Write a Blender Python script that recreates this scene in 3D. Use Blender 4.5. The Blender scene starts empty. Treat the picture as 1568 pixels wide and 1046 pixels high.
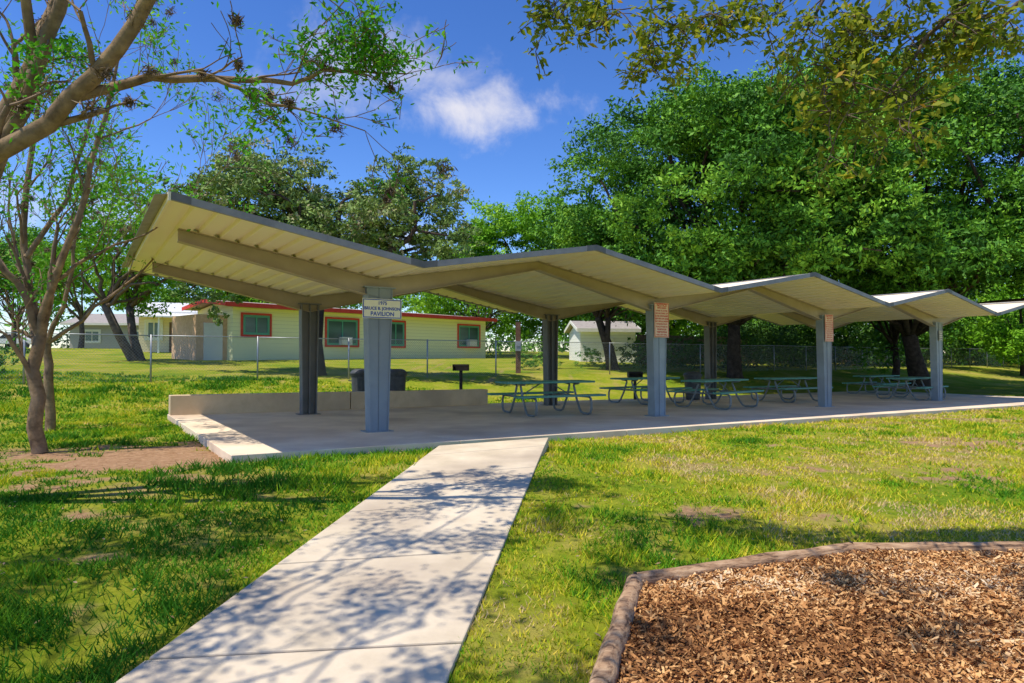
import bpy, math, random
import numpy as np
from mathutils import Vector, Matrix
random.seed(7); rng=np.random.default_rng(7)
sc=bpy.context.scene
sc.view_settings.view_transform='Standard'; sc.view_settings.look='None'; sc.view_settings.exposure=0

# ------------------------------------------------------------------ helpers
def newmat(name):
    m=bpy.data.materials.new(name); m.use_nodes=True
    nt=m.node_tree; b=nt.nodes['Principled BSDF']; return m,nt,b
def N(nt,t,**k):
    n=nt.nodes.new(t)
    for a,v in k.items(): setattr(n,a,v)
    return n
def ramp(nt,stops):
    r=N(nt,'ShaderNodeValToRGB'); e=r.color_ramp.elements
    while len(e)>1: e.remove(e[-1])
    e[0].position=stops[0][0]; e[0].color=(*stops[0][1],1)
    for p,c in stops[1:]:
        x=e.new(p); x.color=(*c,1)
    return r
def noisy(name,c1,c2,scale=5,rough=.8,bump=0,detail=6,metal=0,c3=None,scale2=.7,spec=.3):
    m,nt,b=newmat(name)
    tc=N(nt,'ShaderNodeTexCoord')
    n=N(nt,'ShaderNodeTexNoise'); n.inputs['Scale'].default_value=scale; n.inputs['Detail'].default_value=detail
    n.inputs['Roughness'].default_value=.65
    nt.links.new(tc.outputs['Object'],n.inputs['Vector'])
    r=ramp(nt,[(.32,c1),(.68,c2)]); nt.links.new(n.outputs['Fac'],r.inputs[0])
    col=r.outputs[0]
    if c3:
        n2=N(nt,'ShaderNodeTexNoise'); n2.inputs['Scale'].default_value=scale2; n2.inputs['Detail'].default_value=5
        nt.links.new(tc.outputs['Object'],n2.inputs['Vector'])
        r2=ramp(nt,[(.45,(0,0,0)),(.7,(1,1,1))]); nt.links.new(n2.outputs['Fac'],r2.inputs[0])
        mx=N(nt,'ShaderNodeMixRGB'); mx.inputs[2].default_value=(*c3,1)
        nt.links.new(r2.outputs[0],mx.inputs[0]); nt.links.new(col,mx.inputs[1]); col=mx.outputs[0]
    nt.links.new(col,b.inputs['Base Color'])
    b.inputs['Roughness'].default_value=rough; b.inputs['Metallic'].default_value=metal
    b.inputs['Specular IOR Level'].default_value=spec
    if bump:
        bp=N(nt,'ShaderNodeBump'); bp.inputs['Strength'].default_value=bump; bp.inputs['Distance'].default_value=.02
        nt.links.new(n.outputs['Fac'],bp.inputs['Height']); nt.links.new(bp.outputs[0],b.inputs['Normal'])
    return m
def leafmat(name,stops,transl=.35,rough=.6):
    m,nt,b=newmat(name)
    at=N(nt,'ShaderNodeAttribute'); at.attribute_name='tone'
    r=ramp(nt,stops); nt.links.new(at.outputs['Fac'],r.inputs[0])
    nt.links.new(r.outputs[0],b.inputs['Base Color']); b.inputs['Roughness'].default_value=rough
    b.inputs['Specular IOR Level'].default_value=.2
    if transl<=0: return m
    t=N(nt,'ShaderNodeBsdfTranslucent')
    hs=N(nt,'ShaderNodeHueSaturation'); hs.inputs['Value'].default_value=1.5
    nt.links.new(r.outputs[0],hs.inputs['Color']); nt.links.new(hs.outputs[0],t.inputs[0])
    mx=N(nt,'ShaderNodeMixShader'); mx.inputs[0].default_value=transl
    nt.links.new(b.outputs[0],mx.inputs[1]); nt.links.new(t.outputs[0],mx.inputs[2])
    nt.links.new(mx.outputs[0],nt.nodes['Material Output'].inputs['Surface'])
    return m

def empty(name,loc=(0,0,0)):
    e=bpy.data.objects.new(name,None); e.location=loc; sc.collection.objects.link(e); e.empty_display_size=.3; return e
def npmesh(name,V,F,mat,parent=None,attrs=None,smooth=False):
    k=F.shape[1]; me=bpy.data.meshes.new(name)
    me.vertices.add(len(V)); me.vertices.foreach_set('co',V.astype(np.float32).ravel())
    me.loops.add(F.size); me.loops.foreach_set('vertex_index',F.astype(np.int32).ravel())
    me.polygons.add(len(F)); me.polygons.foreach_set('loop_start',(np.arange(len(F))*k).astype(np.int32))
    try: me.polygons.foreach_set('loop_total',np.full(len(F),k,dtype=np.int32))
    except Exception: pass
    if attrs:
        for an,vals in attrs.items():
            a=me.attributes.new(an,'FLOAT','POINT'); a.data.foreach_set('value',vals.astype(np.float32))
    me.update(calc_edges=True)
    if smooth: me.polygons.foreach_set('use_smooth',np.ones(len(F),dtype=bool))
    me.materials.append(mat)
    o=bpy.data.objects.new(name,me); sc.collection.objects.link(o)
    if parent: o.parent=parent
    return o
class MB:
    def __init__(s): s.v=[]; s.f=[]
    def add(s,vs,fs):
        b=len(s.v); s.v+= [tuple(v) for v in vs]; s.f+=[tuple(b+i for i in f) for f in fs]
    def hexa(s,p):
        s.add(p,[(3,2,1,0),(4,5,6,7),(0,1,5,4),(1,2,6,5),(2,3,7,6),(3,0,4,7)])
    def box(s,c,size,ax=(1,0,0),ay=(0,1,0)):
        c=Vector(c); ax=Vector(ax)*size[0]/2; ay=Vector(ay)*size[1]/2; az=Vector((0,0,size[2]/2))
        s.hexa([c-ax-ay-az,c+ax-ay-az,c+ax+ay-az,c-ax+ay-az,c-ax-ay+az,c+ax-ay+az,c+ax+ay+az,c-ax+ay+az])
    def tube(s,pts,rad,n=6,cap=True):
        pts=[Vector(p) for p in pts]
        if not hasattr(rad,'__len__'): rad=[rad]*len(pts)
        base=len(s.v); prev=None
        for i,p in enumerate(pts):
            a=pts[max(i-1,0)]; b=pts[min(i+1,len(pts)-1)]; d=(b-a)
            d=d.normalized() if d.length>1e-6 else Vector((0,0,1))
            if prev is None:
                ref=Vector((0,0,1)) if abs(d.z)<.9 else Vector((1,0,0)); x=d.cross(ref).normalized()
            else:
                x=(prev-d*prev.dot(d)); x=x.normalized() if x.length>1e-5 else d.orthogonal().normalized()
            prev=x; y=d.cross(x)
            for k in range(n):
                t=2*math.pi*k/n; s.v.append(tuple(p+(x*math.cos(t)+y*math.sin(t))*rad[i]))
        for i in range(len(pts)-1):
            for k in range(n):
                a=base+i*n+k; b=base+i*n+(k+1)%n; s.f.append((a,b,b+n,a+n))
        if cap:
            s.f.append(tuple(base+k for k in range(n))[::-1]); e=base+(len(pts)-1)*n; s.f.append(tuple(e+k for k in range(n)))
    def lathe(s,prof,c,n=20):
        base=len(s.v)
        for r,z in prof:
            for k in range(n):
                t=2*math.pi*k/n; s.v.append((c[0]+r*math.cos(t),c[1]+r*math.sin(t),c[2]+z))
        for i in range(len(prof)-1):
            for k in range(n):
                a=base+i*n+k; b=base+i*n+(k+1)%n; s.f.append((a,b,b+n,a+n))
    def build(s,name,mat,parent=None,smooth=False,bevel=0):
        me=bpy.data.meshes.new(name); me.from_pydata(s.v,[],s.f); me.update(); me.materials.append(mat)
        if smooth: me.polygons.foreach_set('use_smooth',[True]*len(me.polygons))
        o=bpy.data.objects.new(name,me); sc.collection.objects.link(o)
        if parent: o.parent=parent
        if bevel:
            m=o.modifiers.new('b','BEVEL'); m.width=bevel; m.segments=2; m.limit_method='ANGLE'
        return o

# value noise
_T=rng.random((256,256))
def vn(x,y):
    xi=np.floor(x).astype(int); yi=np.floor(y).astype(int); fx=x-xi; fy=y-yi
    fx=fx*fx*(3-2*fx); fy=fy*fy*(3-2*fy)
    g=lambda a,b:_T[a%256,b%256]
    return (g(xi,yi)*(1-fx)+g(xi+1,yi)*fx)*(1-fy)+(g(xi,yi+1)*(1-fx)+g(xi+1,yi+1)*fx)*fy
def fbm(x,y,s,o=4):
    r=0;a=.5;t=0
    for i in range(o):
        r=r+a*vn(x*s+17*i,y*s+31*i); t+=a; a*=.5; s*=2.1
    return r/t

# ------------------------------------------------------------------ frames
P0=np.array([-2.348,11.4]); U=np.array([.834,.552]); Vv=np.array([-.552,.834])
STEP=6.84
def L(u,v,z): 
    p=P0+U*u+Vv*v; return Vector((p[0],p[1],z))
u3=Vector((U[0],U[1],0)); v3=Vector((Vv[0],Vv[1],0)); z3=Vector((0,0,1))
def slabz(u): return -.01*(u+2.7)
def uv(x,y):
    dx=x-P0[0]; dy=y-P0[1]; return dx*U[0]+dy*U[1], dx*Vv[0]+dy*Vv[1]
def walkz(y): return -.27+.266*(y-3.05)/6.85
def gz(x,y):
    x=np.asarray(x,float); y=np.asarray(y,float)
    u,v=uv(x,y)
    base=np.interp(v,[-400,-7.7,-6.58,-5.8,-4.0,-1.8,5.5,7,11.5,23,30,46,70],[-.29,-.29,-.225,-.18,-.105,-.10,-.11,-.02,.52,1.12,1.28,1.95,2.1])
    tilt=-.01*np.clip(u+2.7,0,26)*np.interp(v,[-8,-2,6,11],[0,1,1,0])
    und=(fbm(x,y,.35,3)-.5)*.06*np.interp(v,[-2.2,-1.2,5.5,7],[.5,0,0,1])
    z=base+tilt+und
    d=np.abs(x-(-1.325+(y-1.2)*.124)); w_=np.clip((1.9-d)/1.0,0,1)*np.clip((9.6-y)/1.4,0,1)*np.clip((y+2)/2,0,1)
    w_=w_*w_*(3-2*w_)
    return z*(1-w_)+(walkz(y)-.028)*w_
def gzf(x,y): return float(gz(x,y))

# ------------------------------------------------------------------ areas
SWP=[(-2.06,1.5),(-.51,1.5),(.578,10.33),(-1.06,9.50)]
slab_poly=[tuple(L(-2.7,-1.8,0))[:2],tuple(L(27,-2.7,0))[:2],tuple(L(27,5.5,0))[:2],tuple(L(-2.7,5.5,0))[:2]]
timber=[(.02,2.2),(.40,3.0),(.82,4.39),(2.66,5.16),(7.5,5.10)]
mulch_poly=timber+[(7.5,1.2),(.0,1.2)]
def inpoly(x,y,poly):
    r=np.zeros(x.shape,bool); n=len(poly)
    for i in range(n):
        x1,y1=poly[i]; x2,y2=poly[(i+1)%n]
        c=((y1>y)!=(y2>y)); xx=(x2-x1)*(y-y1)/((y2-y1) if abs(y2-y1)>1e-9 else 1e-9)+x1
        r^=c&(x<xx)
    return r
def dirt(x,y):
    d=np.zeros_like(x)
    for cx,cy,rx,ry,s in [(-4.9,8.9,1.5,1.4,1.8),(2.3,6.1,1.3,.5,.58),(-4.3,6.7,.9,.6,.78),(7.5,11.2,3,1.2,.52),(-6.4,8.9,1.2,1.0,1.15),
                          (-2.9,4.6,.45,.25,.62),(-6.2,7.6,1.7,.7,.88),(-3.6,5.7,.7,.3,.68),(4.5,8.5,2.5,.8,.52),(.72,3.7,.25,1.0,.7),(-4.5,7.3,1.6,.6,.82),(10,16,4,1.5,.5)]:
        d=np.maximum(d,s*np.exp(-(((x-cx)/rx)**2+((y-cy)/ry)**2)))
    n=fbm(x,y,1.6,4); n2=fbm(x+50,y,6,3)
    return np.clip((d+ (n-.5)*1.2+(n2-.5)*1.5 -.40)*2.0,0,1)

# ------------------------------------------------------------------ world
w=bpy.data.worlds.new("World"); sc.world=w; w.use_nodes=True; nt=w.node_tree
S=Vector((1.28,.79,-3.2)).normalized(); sd=-S
el=math.asin(sd.z); rot=math.atan2(sd.x,sd.y)
bg=nt.nodes['Background']; sky=N(nt,'ShaderNodeTexSky'); sky.sky_type='NISHITA'; sky.sun_disc=False
sky.sun_elevation=el; sky.sun_rotation=rot; sky.ozone_density=2.0; sky.air_density=1.0; sky.dust_density=.1
hs=N(nt,'ShaderNodeHueSaturation'); hs.inputs['Saturation'].default_value=1.18; hs.inputs['Value'].default_value=1.0
nt.links.new(sky.outputs[0],hs.inputs['Color'])
gam=N(nt,'ShaderNodeGamma'); gam.inputs[1].default_value=1.25; nt.links.new(hs.outputs[0],gam.inputs[0])
tint=N(nt,'ShaderNodeMixRGB',blend_type='MULTIPLY'); tint.inputs[0].default_value=1; tint.inputs[2].default_value=(.68,.70,.86,1)
nt.links.new(gam.outputs[0],tint.inputs[1])
tc=N(nt,'ShaderNodeTexCoord')
nz=N(nt,'ShaderNodeTexNoise'); nz.inputs['Scale'].default_value=13; nz.inputs['Detail'].default_value=9; nz.inputs['Roughness'].default_value=.6; nz.inputs['Distortion'].default_value=.3
nt.links.new(tc.outputs['Generated'],nz.inputs['Vector'])
last=None
for (dx,dz,sx,sz,st) in [(-.045,.385,.11,.042,.85),(-.085,.43,.06,.03,.45),(-.22,.45,.13,.05,.6),(-.30,.41,.12,.03,.4),(-.17,.19,.10,.02,.5),(-.62,.22,.2,.05,.5)]:
    c=Vector((dx,1,dz)).normalized()
    sb=N(nt,'ShaderNodeVectorMath',operation='SUBTRACT'); sb.inputs[1].default_value=c
    ml=N(nt,'ShaderNodeVectorMath',operation='MULTIPLY'); ml.inputs[1].default_value=(1/sx,1/sx,1/sz)
    ln=N(nt,'ShaderNodeVectorMath',operation='LENGTH')
    nt.links.new(tc.outputs['Generated'],sb.inputs[0]); nt.links.new(sb.outputs[0],ml.inputs[0]); nt.links.new(ml.outputs[0],ln.inputs[0])
    a=N(nt,'ShaderNodeMath',operation='SUBTRACT'); a.inputs[0].default_value=1.0; nt.links.new(ln.outputs['Value'],a.inputs[1])
    m1=N(nt,'ShaderNodeMath',operation='MULTIPLY_ADD'); nt.links.new(nz.outputs['Fac'],m1.inputs[0]); m1.inputs[1].default_value=3.2; m1.inputs[2].default_value=-1.65
    m2=N(nt,'ShaderNodeMath',operation='ADD'); nt.links.new(a.outputs[0],m2.inputs[0]); nt.links.new(m1.outputs[0],m2.inputs[1])
    mr=N(nt,'ShaderNodeMapRange',interpolation_type='SMOOTHSTEP'); mr.inputs[1].default_value=-.3; mr.inputs[2].default_value=1.25; mr.inputs[3].default_value=0; mr.inputs[4].default_value=st
    nt.links.new(m2.outputs[0],mr.inputs[0])
    if last is None: last=mr.outputs[0]
    else:
        mm=N(nt,'ShaderNodeMath',operation='MAXIMUM'); nt.links.new(last,mm.inputs[0]); nt.links.new(mr.outputs[0],mm.inputs[1]); last=mm.outputs[0]
mx=N(nt,'ShaderNodeMixRGB'); mx.inputs[2].default_value=(6.2,6.0,6.2,1)
nt.links.new(last,mx.inputs[0]); nt.links.new(tint.outputs[0],mx.inputs[1]); nt.links.new(mx.outputs[0],bg.inputs[0])
bg.inputs[1].default_value=.15
sl=bpy.data.lights.new('sun','SUN'); sl.energy=5.0; sl.angle=math.radians(.5); sl.color=(1,.93,.80)
so=bpy.data.objects.new('sun',sl); so.rotation_euler=S.to_track_quat('-Z','Y').to_euler(); sc.collection.objects.link(so)

# ------------------------------------------------------------------ camera
cd=bpy.data.cameras.new('camera'); cd.lens=36*1000/1568; cd.sensor_width=36; cd.clip_end=3000; cd.clip_start=.05
cam=bpy.data.objects.new('camera',cd); cam.location=(0,0,1.25); cam.rotation_euler=(math.radians(90+1.43),0,0)
sc.collection.objects.link(cam); sc.camera=cam

# ------------------------------------------------------------------ materials
M={}
M['conc']=noisy('concrete_slab_mat',(.76,.60,.43),(.90,.74,.54),1.6,.9,.25,c3=(.60,.46,.33),scale2=.6)
M['walk']=noisy('sidewalk_mat',(.56,.46,.32),(.74,.62,.45),2.2,.9,.5,c3=(.46,.37,.27),scale2=.9,detail=10)
M['wall']=noisy('seat_wall_mat',(.66,.50,.31),(.80,.62,.41),3,.9,.2,c3=(.55,.42,.28))
M['roof']=noisy('roof_sheet_mat',(.93,.81,.60),(.95,.85,.66),.8,.5,0,c3=(.90,.76,.54),scale2=.5)
M['fascia']=noisy('fascia_mat',(.24,.23,.24),(.36,.34,.34),3,.6,0)
M['beam']=noisy('beam_mat',(.40,.32,.22),(.48,.39,.28),2,.5,0)
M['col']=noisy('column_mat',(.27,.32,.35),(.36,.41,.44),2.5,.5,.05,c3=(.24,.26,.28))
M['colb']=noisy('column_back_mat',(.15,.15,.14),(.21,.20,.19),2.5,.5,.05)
M['galv']=noisy('galvanised_mat',(.30,.31,.32),(.42,.43,.43),8,.45,0,metal=.4)
M['pipe']=noisy('pipe_mat',(.20,.22,.22),(.30,.32,.31),8,.5,0,metal=.3)
M['teal']=noisy('table_plank_mat',(.10,.30,.23),(.17,.40,.30),6,.65,.1,c3=(.20,.36,.28))
M['black']=noisy('black_plastic_mat',(.015,.016,.018),(.03,.03,.033),6,.45,0)
M['bin']=noisy('grey_bin_mat',(.05,.055,.06),(.10,.105,.11),6,.5,0)
M['iron']=noisy('grill_iron_mat',(.02,.02,.02),(.06,.05,.045),9,.7,.1)
M['wood']=noisy('post_wood_mat',(.10,.05,.03),(.22,.12,.07),6,.9,.2)
def timbermat():
    m,nt,b=newmat('timber_mat'); tc=N(nt,'ShaderNodeTexCoord')
    n=N(nt,'ShaderNodeTexNoise'); n.inputs['Scale'].default_value=9; n.inputs['Detail'].default_value=10; n.inputs['Roughness'].default_value=.7
    mp=N(nt,'ShaderNodeMapping'); mp.inputs['Scale'].default_value=(.35,1.2,4.5); mp.inputs['Rotation'].default_value=(0,0,.3)
    nt.links.new(tc.outputs['Object'],mp.inputs[0]); nt.links.new(mp.outputs[0],n.inputs[0])
    r=ramp(nt,[(.38,(.07,.038,.02)),(.47,(.36,.21,.11)),(.66,(.66,.45,.26))]); nt.links.new(n.outputs[0],r.inputs[0]); nt.links.new(r.outputs[0],b.inputs[0])
    bp=N(nt,'ShaderNodeBump'); bp.inputs['Strength'].default_value=.8; bp.inputs['Distance'].default_value=.02
    nt.links.new(n.outputs[0],bp.inputs['Height']); nt.links.new(bp.outputs[0],b.inputs['Normal']); b.inputs['Roughness'].default_value=.9
    return m
M['timber']=timbermat()
M['bark']=noisy('bark_mat',(.075,.05,.035),(.19,.14,.10),7,.95,.9)
M['barkl']=noisy('bark_light_mat',(.11,.068,.038),(.40,.27,.15),7,.9,.9,c3=(.18,.13,.09),scale2=3,detail=9)
M['barkd']=noisy('bark_dark_mat',(.03,.02,.014),(.10,.07,.05),5,.95,.6)

# ------------------------------------------------------------------ ground
def axis(c,dense,lo,hi,n1,n2):
    a=np.linspace(c-dense,c+dense,n1)
    t=np.linspace(0,1,n2)[1:]
    r=(c+dense)+(hi-c-dense)*t**3; l=(c-dense)-(c-dense-lo)*t**3
    return np.concatenate([l[::-1],a,r])
gx=axis(0,13,-900,900,321,60); gy=axis(10,11,-300,1500,271,80)
X,Y=np.meshgrid(gx,gy); Z=gz(X,Y)
xs,ys=X.ravel(),Y.ravel(); zs=Z.ravel().copy()
swm=inpoly(xs,ys,[(-1.9,1.5),(-.65,1.5),(.45,10.2),(-.95,9.5)]); zs[swm]-=.08
zs[inpoly(xs,ys,slab_poly)]-=.08
nx,ny=len(gx),len(gy)
I=np.arange(nx*ny).reshape(ny,nx)
F=np.stack([I[:-1,:-1],I[:-1,1:],I[1:,1:],I[1:,:-1]],-1).reshape(-1,4)
dv=dirt(xs,ys)
def groundmat():
    m,nt,b=newmat('lawn_mat'); tc=N(nt,'ShaderNodeTexCoord')
    def nn(s,d=8):
        n=N(nt,'ShaderNodeTexNoise'); n.inputs['Scale'].default_value=s; n.inputs['Detail'].default_value=d; n.inputs['Roughness'].default_value=.7
        nt.links.new(tc.outputs['Object'],n.inputs['Vector']); return n
    fine=nn(9); big=nn(.5,8); dn=nn(14)
    r1=ramp(nt,[(.3,(.06,.12,.010)),(.5,(.20,.26,.016)),(.72,(.42,.36,.06))]); nt.links.new(fine.outputs[0],r1.inputs[0])
    r2=ramp(nt,[(.38,(.12,.24,.012)),(.5,(.34,.35,.025)),(.60,(.54,.40,.11))]); nt.links.new(big.outputs[0],r2.inputs[0])
    mx=N(nt,'ShaderNodeMixRGB'); mx.inputs[0].default_value=.5; nt.links.new(r1.outputs[0],mx.inputs[1]); nt.links.new(r2.outputs[0],mx.inputs[2])
    rd=ramp(nt,[(.3,(.28,.15,.075)),(.7,(.54,.34,.20))]); nt.links.new(dn.outputs[0],rd.inputs[0])
    at=N(nt,'ShaderNodeAttribute'); at.attribute_name='dirt'
    m2=N(nt,'ShaderNodeMixRGB'); nt.links.new(at.outputs['Fac'],m2.inputs[0]); nt.links.new(mx.outputs[0],m2.inputs[1]); nt.links.new(rd.outputs[0],m2.inputs[2])
    nt.links.new(m2.outputs[0],b.inputs[0]); b.inputs['Roughness'].default_value=1; b.inputs['Specular IOR Level'].default_value=.05
    bp=N(nt,'ShaderNodeBump'); bp.inputs['Strength'].default_value=1; bp.inputs['Distance'].default_value=.06
    nt.links.new(fine.outputs[0],bp.inputs['Height']); nt.links.new(bp.outputs[0],b.inputs['Normal'])
    return m
npmesh('ground',np.stack([xs,ys,zs],1),F,groundmat(),attrs={'dirt':dv},smooth=True)

mb=MB()
pts=[]
for i in range(30):
    u_=-60+i*2.2
    for v_ in (24.0,27.0):
        p=L(u_,v_,0); pts.append((p.x,p.y,gzf(p.x,p.y)+.03))
mb.add(pts,[(2*i,2*i+2,2*i+3,2*i+1) for i in range(22)])
mb.build('driveway',noisy('driveway_mat',(.50,.44,.36),(.62,.56,.48),1,.9))

# grass blades
nb=470000
r=rng.random(nb); by=2.0+20*r**1.65; bx=(rng.random(nb)*2-1)*(.86*by+1.0)
keep=~inpoly(bx,by,SWP)&~inpoly(bx,by,slab_poly)&~inpoly(bx,by,mulch_poly)
dd=dirt(bx,by); keep&=(rng.random(nb)>dd*1.05)
cl=fbm(bx,by,3,3); keep&=rng.random(nb)<np.clip((cl-.28)*3.2,.10,1)
bx,by,cl=bx[keep],by[keep],cl[keep]; n=len(bx); bz=gz(bx,by)
lush=fbm(bx+9,by+3,.7,3)
leftness=np.clip((-bx-.2+by*.05)/2.5,0,1)
h=(.014+.024*rng.random(n))*(1+.9*(lush>.55))*(1+.45*leftness)*np.clip(.9+by*.03,1,1.4)
wd=(.0021+.0009*by)*(.7+.6*rng.random(n))
a=rng.random(n)*2*np.pi; lean=.3+rng.random(n)*1.1; la=rng.random(n)*2*np.pi
dx,dy=np.cos(a)*wd,np.sin(a)*wd
V=np.empty((n,3,3)); V[:,0]=np.stack([bx-dx,by-dy,bz-.005],1); V[:,1]=np.stack([bx+dx,by+dy,bz-.005],1)
V[:,2]=np.stack([bx+np.cos(la)*h*lean,by+np.sin(la)*h*lean,bz+h],1)
yel=fbm(bx+20,by+40,.5,3); patch=fbm(bx+70,by+10,1.8,4)
rightness=np.clip((bx-.0)/2.5,0,1)*np.clip((by-4.2)/2.5,0,1)
tone=np.clip(.42+.9*(yel-.5)+1.3*(patch-.5)+.38*rightness-.20*leftness-.2*(lush>.57)+(rng.random(n)-.5)*.55,0,1)
gm=leafmat('grass_mat',[(0,(.04,.16,.006)),(.35,(.16,.36,.010)),(.65,(.50,.50,.014)),(.9,(.70,.53,.07)),(1,(.62,.46,.22))],.2,.8)
npmesh('grass',V.reshape(-1,3),np.arange(n*3).reshape(-1,3),gm,attrs={'tone':np.repeat(tone,3)})

# ------------------------------------------------------------------ sidewalk
mb=MB(); a0=Vector((-2.10,1.2,0)); b0=Vector((-.55,1.15,0)); a1=Vector((-1.06,9.50,0)); b1=Vector((.578,10.33,0))
fr=[-.02]+[ (y-1.2)/8.3 for y in (1.9,3.32,4.66,6.0,7.4,8.75)]+[1.0]
for i in range(len(fr)-1):
    t0=fr[i]+.0014; t1=fr[i+1]-.0014
    q=[a0.lerp(a1,t0),b0.lerp(b1,t0),b0.lerp(b1,t1),a0.lerp(a1,t1)]
    zz=[min(walkz(p.y),-.003) for p in q]
    mb.hexa([(p.x,p.y,z-.2) for p,z in zip(q,zz)]+[(p.x,p.y,z) for p,z in zip(q,zz)])
mb.build('sidewalk',M['walk'],bevel=.009)

# ------------------------------------------------------------------ slab + wall
mb=MB(); cuts=[-2.7,.6,4.0,7.4,10.8,14.2,17.6,21,24.4,27]
def vf(u): return -1.8-.9*(u+2.7)/29.7
for i in range(len(cuts)-1):
    ua,ub=cuts[i]+.004,cuts[i+1]-.004
    for (va0,va1,vb0,vb1) in [(vf(ua),vf(ub),1.9,1.9),(1.91,1.91,5.5,5.5)]:
        q=[(ua,va0),(ub,va1),(ub,vb1),(ua,vb0)]
        mb.hexa([L(a,b,slabz(a)-.3) for a,b in q]+[L(a,b,slabz(a)) for a,b in q])
mb.build('concrete_slab',M['conc'],bevel=.008)
mb=MB()
for ua,ub in [(-2.68,1.35),(1.37,5.4)]:
    q=[(ua,5.15),(ub,5.15),(ub,5.45),(ua,5.45)]
    mb.hexa([L(a,b,slabz(a)-.02) for a,b in q]+[L(a,b,slabz(a)+.43) for a,b in q])
mb.build('concrete_seat_wall',M['wall'],bevel=.012)

# ------------------------------------------------------------------ pavilion
pav=empty('picnic_pavilion',(0,0,0))
def rz(u):
    t=abs(((u/STEP)%1.0)); t=min(t,1-t)*2
    return 2.64+.58*t
VF,VB=-1.8,6.0
roofm=MB()
kinks=[-3.42+3.42*i for i in range(9)]
prof=[]
for i in range(8):
    u0=kinks[i]; n_=12; p=3.42/n_
    for k in range(n_):
        s=u0+k*p
        prof+=[(s+.0,0),(s+p*.62,0),(s+p*.70,.045),(s+p*.92,.045)]
prof.append((kinks[8],0))
vv=[]
for (uu,dz) in prof:
    for v_ in (VF,VB): vv.append(L(uu,v_,rz(uu)+dz))
roofm.add(vv,[(2*i,2*i+2,2*i+3,2*i+1) for i in range(len(prof)-1)])
ro=roofm.build('roof_sheet',M['roof'],pav)
sm=ro.modifiers.new('s','SOLIDIFY'); sm.thickness=.004
fas=MB(); cap=MB()
for i in range(8):
    ua,ub=kinks[i],kinks[i+1]
    for v0,v1 in [(VF-.05,VF-.004),(VB+.004,VB+.05)]:
        q=[(ua,v0),(ub,v0),(ub,v1),(ua,v1)]
        fas.hexa([L(a,b,rz(a)-.03) for a,b in q]+[L(a,b,rz(a)+.065) for a,b in q])
for k in kinks:
    for s in (-1,1):
        if (k==kinks[0] and s<0) or (k==kinks[-1] and s>0): continue
        q=[(k,VF-.054),(k+s*.22,VF-.054),(k+s*.22,VF-.02),(k,VF-.02)]
        pts=[L(a,b,rz(a)-.028) for a,b in q]+[L(a,b,rz(a)+.072) for a,b in q]
        cap.hexa(pts)
fas.build('fascia',M['fascia'],pav)
cap.build('fascia_cap',noisy('cap_mat',(.12,.12,.12),(.2,.19,.19),4,.6),pav)
for ue in (kinks[0]-.006,kinks[-1]+.006):
    e=MB(); s=1 if ue>0 else -1
    q=[(ue,VF-.05),(ue+s*.03,VF-.05),(ue+s*.03,VB+.05),(ue,VB+.05)]
    e.hexa([L(a,b,rz(kinks[0])-.04) for a,b in q]+[L(a,b,rz(kinks[0])+.07) for a,b in q]); e.build('end_trim',M['roof'],pav)
rc=MB()
for k in kinks[::2]:
    for s in (-1,1):
        q=[(k,VF),(k+s*.18,VF),(k+s*.18,VB),(k,VB)]
        rc.hexa([L(a,b,rz(a)+.052) for a,b in q]+[L(a,b,rz(a)+.058) for a,b in q])
rc.build('ridge_cap',M['fascia'],pav)
bm_=MB()
for v0 in (0,4.1):
    for i in range(8):
        ua,ub=kinks[i],kinks[i+1]
        if i==0: ua+=.28
        if i==7: ub-=.28
        def dep(u):
            t=abs(((u/STEP)%1.0)); t=min(t,1-t)*2; return .34-.17*t
        m_=[ua,(ua+ub)/2,ub]
        for a,b in zip(m_[:-1],m_[1:]):
            for (hw,z0,z1) in [(.012,None,-.016),(.085,'b','bt'),(.085,-.014,-.004)]:
                def zz(u,which):
                    if which is None: return rz(u)-dep(u)+.0
                    if which=='b': return rz(u)-dep(u)-.014
                    if which=='bt': return rz(u)-dep(u)
                    return rz(u)+which
                q=[(a,v0-hw),(b,v0-hw),(b,v0+hw),(a,v0+hw)]
                bm_.hexa([L(x,y,zz(x,z0)) for x,y in q]+[L(x,y,zz(x,z1)) for x,y in q])
bm_.build('zigzag_beam',M['beam'],pav)
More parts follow.
